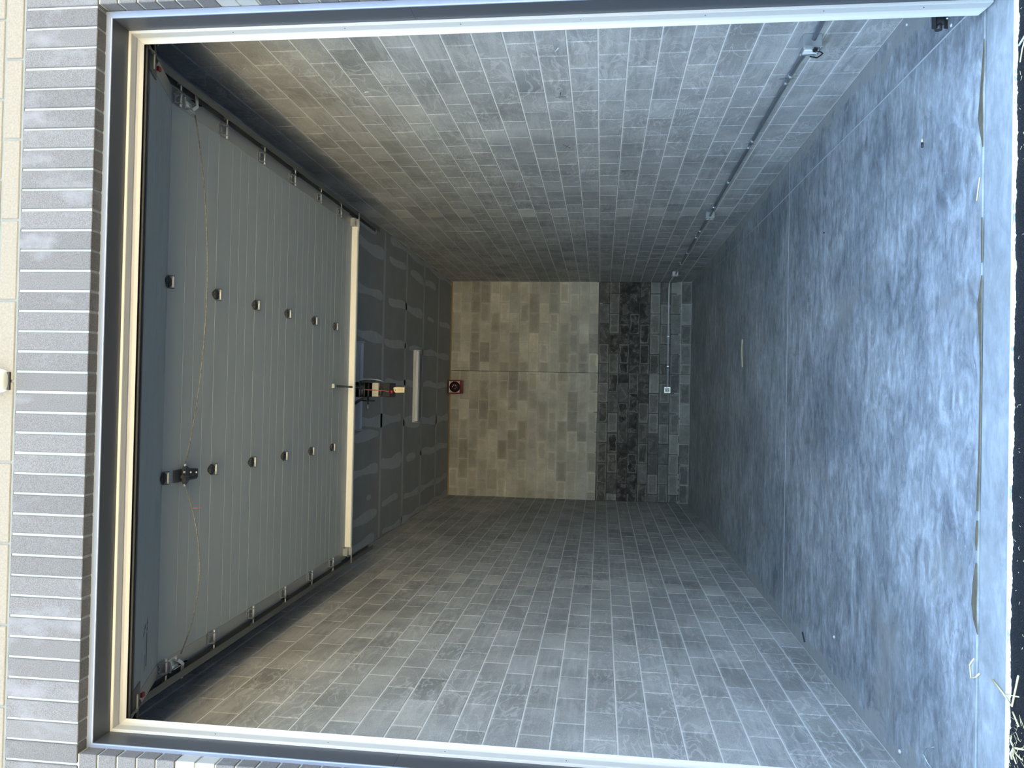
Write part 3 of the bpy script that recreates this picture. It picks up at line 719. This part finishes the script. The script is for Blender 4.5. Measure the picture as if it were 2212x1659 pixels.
# ------------------------------------------------------------------ tracks
def track(x, sg, label):
    t_ = tag(empty('door_track', (x, 3.78, 0)), label, 'track')
    def tb(mb, name, matl, par=t_):
        mb.v = [(v[0]-x, v[1]-3.78, v[2]) for v in mb.v]; return mb.build(name, matl, par)
    # path in (y,z): vertical, curve, horizontal
    path = [(3.80, .05), (3.80, 3.96)]
    for i in range(1, 9):
        a_ = PI/2*i/8*.98; path.append((3.80+.46*(1-math.cos(a_)), 3.96+.46*math.sin(a_)))
    path += [(8.75, 4.425)]
    def sweep(prof, name, matl):                     # prof: (dx, dn), n = normal of path
        vs_ = []; fs = []; m_ = len(prof)
        for i, (y, z) in enumerate(path):
            a0 = path[max(i-1, 0)]; a1 = path[min(i+1, len(path)-1)]; ty, tz = a1[0]-a0[0], a1[1]-a0[1]; ln = math.hypot(ty, tz); ty /= ln; tz /= ln
            for dx, dn in prof: vs_.append((x+sg*dx, y-tz*dn*-1, z+ty*dn*-1))
        for i in range(len(path)-1):
            for k in range(m_): fs.append((i*m_+k, (i+1)*m_+k, (i+1)*m_+(k+1) % m_, i*m_+(k+1) % m_))
        return tb(MB().add(vs_, fs), name, matl)
    sweep([(.0, .030), (.045, .030), (.045, -.030), (.0, -.030), (.0, -.024), (.042, -.024), (.042, .026), (.0, .026)], 'track_channel', M['track'])
    ang = MB().box((x+sg*.046, 4.2, 4.44), (x+sg*.050, 8.75, 4.472)); ang.box((x+sg*.046, 4.2, 4.469), (x+sg*.062, 8.75, 4.472)); tb(ang, 'track_angle', M['track'])
    for y in (4.9, 6.6, 8.2):                        # hangers of punched angle to the ceiling
        mb = MB().box((x+sg*.051, y, 4.45), (x+sg*.055, y+.035, H)); mb.box((x+sg*.051, y, 4.45), (x+sg*.085, y+.004, H)); h = tb(mb, 'hanger', M['dark'])
    mb = MB().prism([(8.15, 4.49), (8.19, 4.49), (8.75, H), (8.70, H)], 0, x+sg*.05, x+sg*.054); tb(mb, 'brace', M['dark'])
    for z in (.4, 1.4, 2.4, 3.4): tb(MB().box((x+sg*.045, YI+.002, z), (x+sg*.1, 3.83, z+.05)), 'wall_bracket', M['galv'])
    return t_
track(1.878, 1, 'galvanized door track along the right wall, vertical then horizontal')
track(-1.810, -1, 'galvanized door track along the left wall, vertical then horizontal')
for x, lab in ((1.8685, 'thin lift cable curving up beside the right jamb'), (-1.8015, 'thin lift cable curving up beside the left jamb')):
    tag(MB().tube([(x, 3.83, 4.24), (x, 3.825, 4.20), (x, 3.815, 4.10), (x, 3.81, 3.9), (x, 3.81, 3.0), (x, 3.81, .1)], .0035, 6).build('lift_cable', M['galv']), lab, 'cable')
# ------------------------------------------------------------------ operator
op = tag(empty('door_operator', (.015, 8.9, 4.28)), 'black door operator with cream cover hanging from the ceiling behind the raised door', 'motor')
def ob(mb, name, matl, par=op):
    mb.v = [(v[0]-.015, v[1]-8.9, v[2]-4.28) for v in mb.v]; return mb.build(name, matl, par)
fr = MB()
for x in (-.075, .095): fr.box((x, 8.55, 4.47), (x+.004, 9.25, 4.70)); 
fr.box((-.075, 9.23, 4.47), (.099, 9.25, 4.70)); fr.box((-.075, 8.56, 4.66), (.099, 9.23, 4.68))
ob(fr, 'frame', M['black'])
for y in (8.60, 8.72, 8.84): ob(MB().tube([(-.075, y, 4.55+(y-8.6)*.1), (.097, y, 4.55+(y-8.6)*.1)], .010, 8), 'shaft', M['galv'])
ob(MB().tube([(-.16, 8.80, 4.51), (.10, 8.80, 4.51)], .012, 8), 'output_shaft', M['dark'])
ob(MB().tube([(-.125, 8.80, 4.51), (-.112, 8.80, 4.51)], .085, 18), 'sprocket', M['black'])
ob(MB().tube([(-.22, 8.80, 4.51), (-.16, 8.80, 4.51)], .009, 8), 'shaft_end', M['zinc'])
ob(MB().bbox((-.070, 8.86, 4.405), (.098, 9.12, 4.485), .006), 'cover', M['cream'])
ob(MB().bbox((-.068, 8.90, 4.275), (.10, 9.16, 4.40), .006), 'motor_housing', M['black'])
ob(MB().tube([(-.062+.01, 8.88, 4.38), (.05, 8.88, 4.38)], .02, 10), 'motor_cap', M['dark'])
for x in (-.075, .095):
    mb = MB().box((x, 8.62, 4.66), (x+.004, 8.66, H)); mb.box((x, 8.62, 4.66), (x+.03, 8.624, H)); ob(mb, 'hanger', M['dark'])
    mb = MB().box((x, 9.20, 4.66), (x+.004, 9.24, H)); ob(mb, 'hanger', M['dark'])
ob(MB().prism([(-.08, 4.48), (-.08, 4.53), (-.30, H), (-.36, H)], 1, 8.62, 8.625), 'brace', M['dark'])
rl = MB()
for x in (-.035, .045): rl.box((x, 7.97, 4.66), (x+.012, 8.6, 4.70))
ob(rl, 'rail', M['dark'])
ob(MB().tube([(.11, 8.62, 4.60), (.135, 8.75, 4.57), (.14, 8.85, 4.50), (.13, 8.95, 4.42), (.10, 9.0, 4.36)], .007, 8), 'wire_whip', M['cord'])
ob(MB().tube([(.105, 8.6, 4.55), (.118, 8.75, 4.53), (.115, 8.9, 4.46)], .006, 8), 'black_wire', M['black'])
ob(MB().bbox((.012, 8.45, 4.50), (.062, 8.58, 4.62), .004), 'trolley', M['dark'])
arm = MB().tube([(.040, 7.42, 4.425), (.036, 7.80, 4.378)], .011, 8); arm.tube([(.037, 7.70, 4.385), (.034, 8.44, 4.505)], .008, 8); dobj(arm, 'door_arm', M['dark'], door)
dobj(MB().bbox((.020, 7.38, 4.415), (.062, 7.45, 4.446), .003), 'arm_bracket', M['galv'], door)
ob(MB().tube([(.018, 8.50, 4.52), (.010, 8.48, 4.40), (.008, 8.47, 4.30), (.004, 8.47, 4.22), (-.006, 8.47, 4.16)], .0045, 6), 'release_cord', M['redcord'])
ob(MB().sphere((-.006, 8.47, 4.138), .026, (1, .8, 1)), 'release_knob', M['red'])
tg = tag(empty('hang_tag', (.012, 8.46, 4.105)), 'cream paper tag with a punched hole hanging from the red release knob', 'tag')
mb = MB().prism([(-.010, 0), (.030, .004), (.036, -.03), (.034, -.125), (-.024, -.122), (-.028, -.02)], 1, -.001, .001); mb.build('card', M['manila'], tg)
MB().tube([(.002, -.0015, -.018), (.002, .0015, -.018)], .006, 10).build('eyelet', M['ink'], tg)
mb = MB()
for k in range(5): mb.box((-.012, -.0016, -.045-.014*k), (.024, -.0012, -.048-.014*k))
mb.build('printed_text', mat('tag_ink', (.45,.38,.28), .8), tg)
# ------------------------------------------------------------------ ceiling strip lights
def strip_light(x0, x1, y, label):
    t_ = tag(empty('strip_light', ((x0+x1)/2, y, H)), label, 'light', 'strip lights on the ceiling'); a = (x1-x0)/2
    MB().bbox((-a, -.05, -.05), (a, .05, 0), .006).build('housing', M['fixture'], t_)
    pr = [(-.052, -.05), (.052, -.05), (.046, -.085), (.02, -.095), (-.02, -.095), (-.046, -.085)]
    MB().prism(pr, 0, -a+.015, a-.015).build('lens', mat('light_lens', (.62,.64,.72), .35), t_)
    for s_ in (-1, 1): MB().bbox((s_*a-.004, -.056, -.1), (s_*a+.004, .056, 0), .003).build('end_cap', M['fixture'], t_)
strip_light(-.505, .690, 12.46, 'white strip light on the ceiling, far one in full view')
strip_light(-.50, .62, 9.42, 'strip light on the ceiling half hidden behind the raised door')
# ------------------------------------------------------------------ alarm
al = tag(empty('alarm_sounder', (.115, YB-.30, 4.72)), 'red fire alarm sounder high on the back wall under the ceiling', 'alarm')
MB().bbox((-.135, 0, -.135), (.135, .29, .135), .012).build('box', M['red'], al)
MB().box((-.115, -.004, -.105), (.115, .002, .10)).build('face_plate', M['cream'], al)
MB().tube([(0, .0, -.005), (0, -.02, -.005), (0, -.04, -.005)], [.112, .108, .07], 24).build('lens', M['dkred'], al)
for k in range(6):
    if k != 2: MB().sphere((.038*math.cos(k*PI/3+.4), -.043, -.005+.038*math.sin(k*PI/3+.4)), .011, u=7, v=5).build('speaker_port', M['white'], al)
MB().box((-.115, -.008, .098), (.115, .0, .112)).build('lip', M['white'], al)
# ------------------------------------------------------------------ conduit and boxes
CX = XR-.030; ZC = .478
cdt = tag(empty('conduit', (CX, 5.0, ZC)), 'galvanized conduit run along the right wall and round onto the back wall', 'pipe')
def cb_(mb, name, matl, par=cdt):
    mb.v = [(v[0]-CX, v[1]-5.0, v[2]-ZC) for v in mb.v]; return mb.build(name, matl, par)
zc = lambda y: .492-.0042*(y-4.5)
def off(y0, y1, x0, x1): return [(x0, y0, zc(y0)), ((x0*2+x1)/3, y0+(y1-y0)*.3, zc(y0)), ((x0+2*x1)/3, y0+(y1-y0)*.7, zc(y1)), (x1, y1, zc(y1))]
BX = XR-.055
for seg in ([(CX, 3.9, zc(3.9)), (CX, 4.62, zc(4.62))]+off(4.66, 4.90, CX, BX),
            off(5.10, 5.30, BX, CX)+[(CX, 9.3, zc(9.3))]+off(9.35, 9.60, CX, BX),
            off(9.76, 9.95, BX, CX)+[(CX, 13.9, zc(13.9))]+off(13.95, 14.15, CX, BX)):
    cb_(MB().tube(seg, .0145, 10), 'pipe', M['emt'])
seg = off(14.32, 14.5, BX, CX)+[(CX, 15.38, .452)]
for i in range(1, 7):
    a_ = PI/2*i/6; seg.append((CX-.12*(1-math.cos(a_)), 15.38+.12*math.sin(a_)+.014, .452))
seg += [(.2, YB-.03, .448)]
cb_(MB().tube(seg, .0145, 10), 'pipe', M['backpipe'])
for y in (4.58, 5.52, 6.9, 8.2, 10.6, 12.2): cb_(MB().tube([(CX, y-.022, zc(y)), (CX, y+.022, zc(y))], .019, 10), 'coupling', M['zinc'])
for y in (5.62, 7.05, 9.25, 11.0, 13.2):
    mb = MB().box((CX-.017, y, zc(y)-.018), (XR-.001, y+.018, zc(y)+.018)); mb.box((XR-.004, y, zc(y)-.05), (XR-.001, y+.018, zc(y)+.05)); cb_(mb, 'strap', M['zinc'])
for x in (1.8, 1.2, .6): cb_(MB().box((x, YB-.046, .43), (x+.018, YB-.001, .468)), 'strap', M['zinc'])
def outlet(kind, loc_, rz, label, half, depth, name='outlet_box'):
    t_ = tag(empty(name, loc_, rz), label, 'outlet', 'electrical boxes on the conduit')      # local -Y is the front, back at y=0
    MB().bbox((-half, -depth, -half), (half, 0, half), .006).build('box', M['zinc'], t_)
    MB().bbox((-half-.003, -depth-.004, -half-.003), (half+.003, -depth, half+.003), .004).build('cover_plate', M['zinc'], t_)
    if kind == 'one':
        MB().bbox((-.028, -depth-.012, -.045), (.028, -depth-.004, .045), .004).build('receptacle', M['white'], t_)
    else:
        for z_ in (-.021, .021):
            r_ = MB().tube([(0, -depth-.003, z_), (0, -depth-.010, z_)], .0165, 12).build('receptacle', M['white'], t_)
            MB().tube([(0, -depth-.0095, z_), (0, -depth-.011, z_)], .006, 8).build('socket_face', mat('socket_grey', (.38,.40,.46), .5), r_)
    for a_, b_ in ((-1,-1), (1,-1), (-1,1), (1,1)): MB().tube([(a_*half*.85, -depth-.003, b_*half*.85), (a_*half*.85, -depth-.007, b_*half*.85)], .004, 6).build('screw', M['bright'], t_)
    return t_
b1 = outlet('one', (XR, 5.0, .487), -PI/2, 'galvanized box nearest the door, with white receptacle and dangling black cord', .058, .085)
MB().tube([(-.085, -.085, -.02), (-.05, -.11, -.055), (.0, -.118, -.062), (.045, -.125, -.065), (.068, -.125, -.045), (.07, -.118, -.012), (.06, -.105, .0)], .0045, 6).build('black_cord', M['black'], b1)
MB().prism([(.03, -.03), (.072, -.028), (.076, -.004), (.045, -.002), (.035, -.012)], 1, -.112, -.100).build('cord_flap', mat('brown_flap', (.03,.018,.018), .6), b1)
outlet('two', (XR, 9.68, .465), -PI/2, 'galvanized receptacle box midway along the right wall conduit', .056, .075)
outlet('two', (XR, 14.235, .455), -PI/2, 'galvanized receptacle box on the right wall nearest the back corner', .056, .075)
b4 = outlet('one', (.135, YB, .452), 0, 'receptacle box with bright white face ending the conduit on the back wall', .056, .05)
for ch in list(b4.children):
    if ch.name.startswith(('receptacle',)): bpy.data.objects.remove(ch)
MB().prism([(-.048, -.034), (-.034, -.048), (.034, -.048), (.048, -.034), (.048, .034), (.034, .048), (-.034, .048), (-.048, .034)], 1, -.062, -.053).build('receptacle', M['white'], b4)
for z_ in (-.022, .022): MB().tube([(0, -.061, z_), (0, -.0635, z_)], .013, 10).build('socket_face', mat('socket_grey', (.38,.40,.46), .5), b4)
# ------------------------------------------------------------------ photo eye
pe = tag(empty('photo_eye', (1.86, 3.84, .19)), 'black photo-eye sensor in a bracket low on the right jamb', 'sensor')
MB().bbox((-.055, -.016, -.018), (.02, .018, .019), .003).build('body', M['black'], pe)
mb = MB().prism([(.02, -.024), (-.085, -.024), (-.062, .018), (.02, .022)], 2, .025, .028); mb.prism([(.02, -.024), (-.085, -.024), (-.062, .018), (.02, .022)], 2, -.029, -.026); mb.box((.012, -.024, -.029), (.02, .022, .028)); mb.build('bracket', M['black'], pe)
MB().tube([(-.05, 0, .004), (-.078, 0, .004)], .017, 14).build('lens_barrel', M['black'], pe)
for q in ((-.012, -.026, -.006), (-.034, -.026, -.024)): MB().sphere(q, .006, u=8, v=5).build('screw', M['zinc'], pe)
# ------------------------------------------------------------------ wall light over the opening
wl_ = tag(empty('wall_light', (.012, YF, 4.80)), 'white rounded wall light on the stone band above the door', 'light')
pr = []
for i in range(24):
    a_ = 2*PI*i/24; c_, s_ = math.cos(a_), math.sin(a_); pr.append((.062*math.copysign(abs(c_)**.6, c_), .088*math.copysign(abs(s_)**.7, s_)))
n = len(pr); vs_ = []; sec = [(0, 1.0), (-.03, 1.0), (-.055, .93), (-.068, .78), (-.074, .5)]
for y, k in sec: vs_ += [(x*k, y, z*k) for x, z in pr]
fs = [(i*n+j, i*n+(j+1) % n, (i+1)*n+(j+1) % n, (i+1)*n+j) for i in range(len(sec)-1) for j in range(n)]+[tuple(range((len(sec)-1)*n, len(sec)*n))]
MB().add(vs_, fs, True).build('body', mat('lamp_white', (.60,.64,.62), .35), wl_)
MB().box((-.045, -.012, -.094), (.045, -.002, -.08)).build('gasket', M['ink'], wl_)
# ------------------------------------------------------------------ floor litter
pts = [(1.905, 3.93, .010), (1.917, 3.99, .006)]+[(1.917+.0175*(y-4)+.004*math.sin(y*2.1), y, .0045) for y in np.arange(4.15, 15.3, .35)]
tag(MB().tube(pts, .0045, 6).build('floor_cord', M['cord']), 'thin grey cord lying straight along the floor near the right wall', 'cord')
def pebble(x, y, r, label, matl, cat='pebble'):
    mb = MB().sphere((0,0,0), r, (1,1.1,.6), 8, 6); return tag(mb.build(cat.replace(' ', '_'), matl, None, (x, y, r*.5)), label, cat, 'specks on the slab')
pebble(-1.765, 5.96, .012, 'small pale pebble on the slab, farther of two near the left wall', M['pebble'])
pebble(-2.029, 4.686, .014, 'small pale pebble on the slab beside the wall, nearer of two at left', M['pebble'])
pebble(2.24, 4.74, .009, 'tiny white pebble at the foot of the right wall', M['white'])
pebble(1.95, 4.15, .010, 'tiny white pebble beside the grey cord by the right jamb', M['white'])
pebble(1.35, 6.386, .008, 'tiny dark pebble deeper on the slab than the bolt', M['ink'])
bt = tag(MB().tube([(1.452, 4.487, .008), (1.425, 4.486, .008)], .007, 8).build('anchor_bolt', M['ink']), 'short dark anchor bolt lying on the slab in front', 'bolt')
MB().tube([(1.452, 4.487, .008), (1.478, 4.488, .008)], .0055, 8).build('bolt_tip', M['bright'], bt)
tag(MB().tube([(-2.00, 6.84, .006), (-2.06, 6.77, .006)], .006, 6).build('stick', M['ink']), 'short black stick on the slab by the left wall', 'stick')
wp = [(-1.80, 4.24, .004), (-1.835, 4.30, .02), (-1.87, 4.31, .03), (-1.90, 4.28, .02), (-1.93, 4.22, .006), (-1.95, 4.15, .004)]
tag(MB().tube(wp, .003, 6).build('wire_loop', M['zinc']), 'thin bright wire loop on the slab at the left jamb', 'wire')
ls = tag(MB().tube([(.748, 9.917, .004), (.65, 9.93, .006), (.52, 9.915, .005), (.395, 9.885, .004)], .006, 5).build('straw', M['straw']), 'single pale straw lying deep on the slab', 'straw', 'loose straws')
def straw(pts_, label, r=.0035, matl='straw'):
    return tag(MB().tube(pts_, r, 5).build('straw', M[matl]), label, 'straw', 'loose straws')
straw([(1.07, 3.83, .004), (1.03, 3.838, .006), (.965, 3.858, .004)], 'short straw on the sill beside the brown silt at right', .003)
za = -.009
straw([(-1.148, 3.471, za), (-1.215, 3.492, za), (-1.289, 3.50, .0), (-1.26, 3.57, .002), (-1.235, 3.66, .003)], 'bent golden straw lying across the slab edge at left', .0045)
straw([(-1.235, 3.465, za), (-1.25, 3.52, za+.004), (-1.256, 3.545, .002)], 'thin straw crossing the bent one at the slab edge', .003)
straw([(-1.20, 3.83, .004), (-1.24, 3.865, .006), (-1.30, 3.852, .004), (-1.275, 3.80, .008), (-1.25, 3.775, .004)], 'hook-shaped straw on the sill groove at left', .004)
straw([(-1.317, 3.512, za), (-1.358, 3.463, za)], 'straight straw on the asphalt under the bent one', .004)
hub = (-1.46, 3.492)
for k, (a, b, lab) in enumerate([(-1.435, 3.42, 'thick straw of the clump pointing away from the slab'), (-1.515, 3.505, 'thick straw of the clump pointing left along the slab edge'), (-1.519, 3.47, 'middle straw of the clump fanning left'),
                                 (-1.483, 3.43, 'outer straw of the clump fanning away'), (-1.42, 3.512, 'straw of the clump leaning back to the slab')]):
    straw([(hub[0], hub[1], za+.004), ((hub[0]+a)/2, (hub[1]+b)/2, za+.012), (a, b, za+.004)], lab, .0045 if k < 2 else .003)
straw([(1.594, 3.44, za), (1.555, 3.52, za+.004)], 'white plastic stick on the asphalt by the slab edge at right', .005, 'white')
straw([(1.585, 3.465, za), (1.53, 3.50, za), (1.48, 3.515, za)], 'curved straw on the asphalt behind the white stick', .003)
rl_ = random.Random(21); mb = MB()
for k in range(80):
    x = rl_.gauss(-1.47, .14); y = rl_.uniform(3.36, 3.525); a_ = rl_.uniform(0, PI); ln = rl_.uniform(.008, .045)
    if -1.34 < x < -1.1 and y > 3.43: continue
    mb.tube([(x, y, za-.001+.004*rl_.random()), (x+ln*math.cos(a_), y+ln*math.sin(a_), za-.001+.006*rl_.random())], rl_.uniform(.0005, .0012), 4)
for k in range(60):
    x = rl_.uniform(-1.9, 1.9); y = rl_.uniform(3.40, 3.51); a_ = rl_.uniform(0, PI); ln = rl_.uniform(.004, .02)
    if -1.34 < x < -1.1 and y > 3.43: continue
    mb.tube([(x, y, za), (x+ln*math.cos(a_), y+ln*math.sin(a_), za)], .001, 4)
o = mb.build('straw_litter', M['straw']); tag(o, 'fine scattered chaff on the asphalt along the slab edge', 'straw'); o['kind'] = 'stuff'
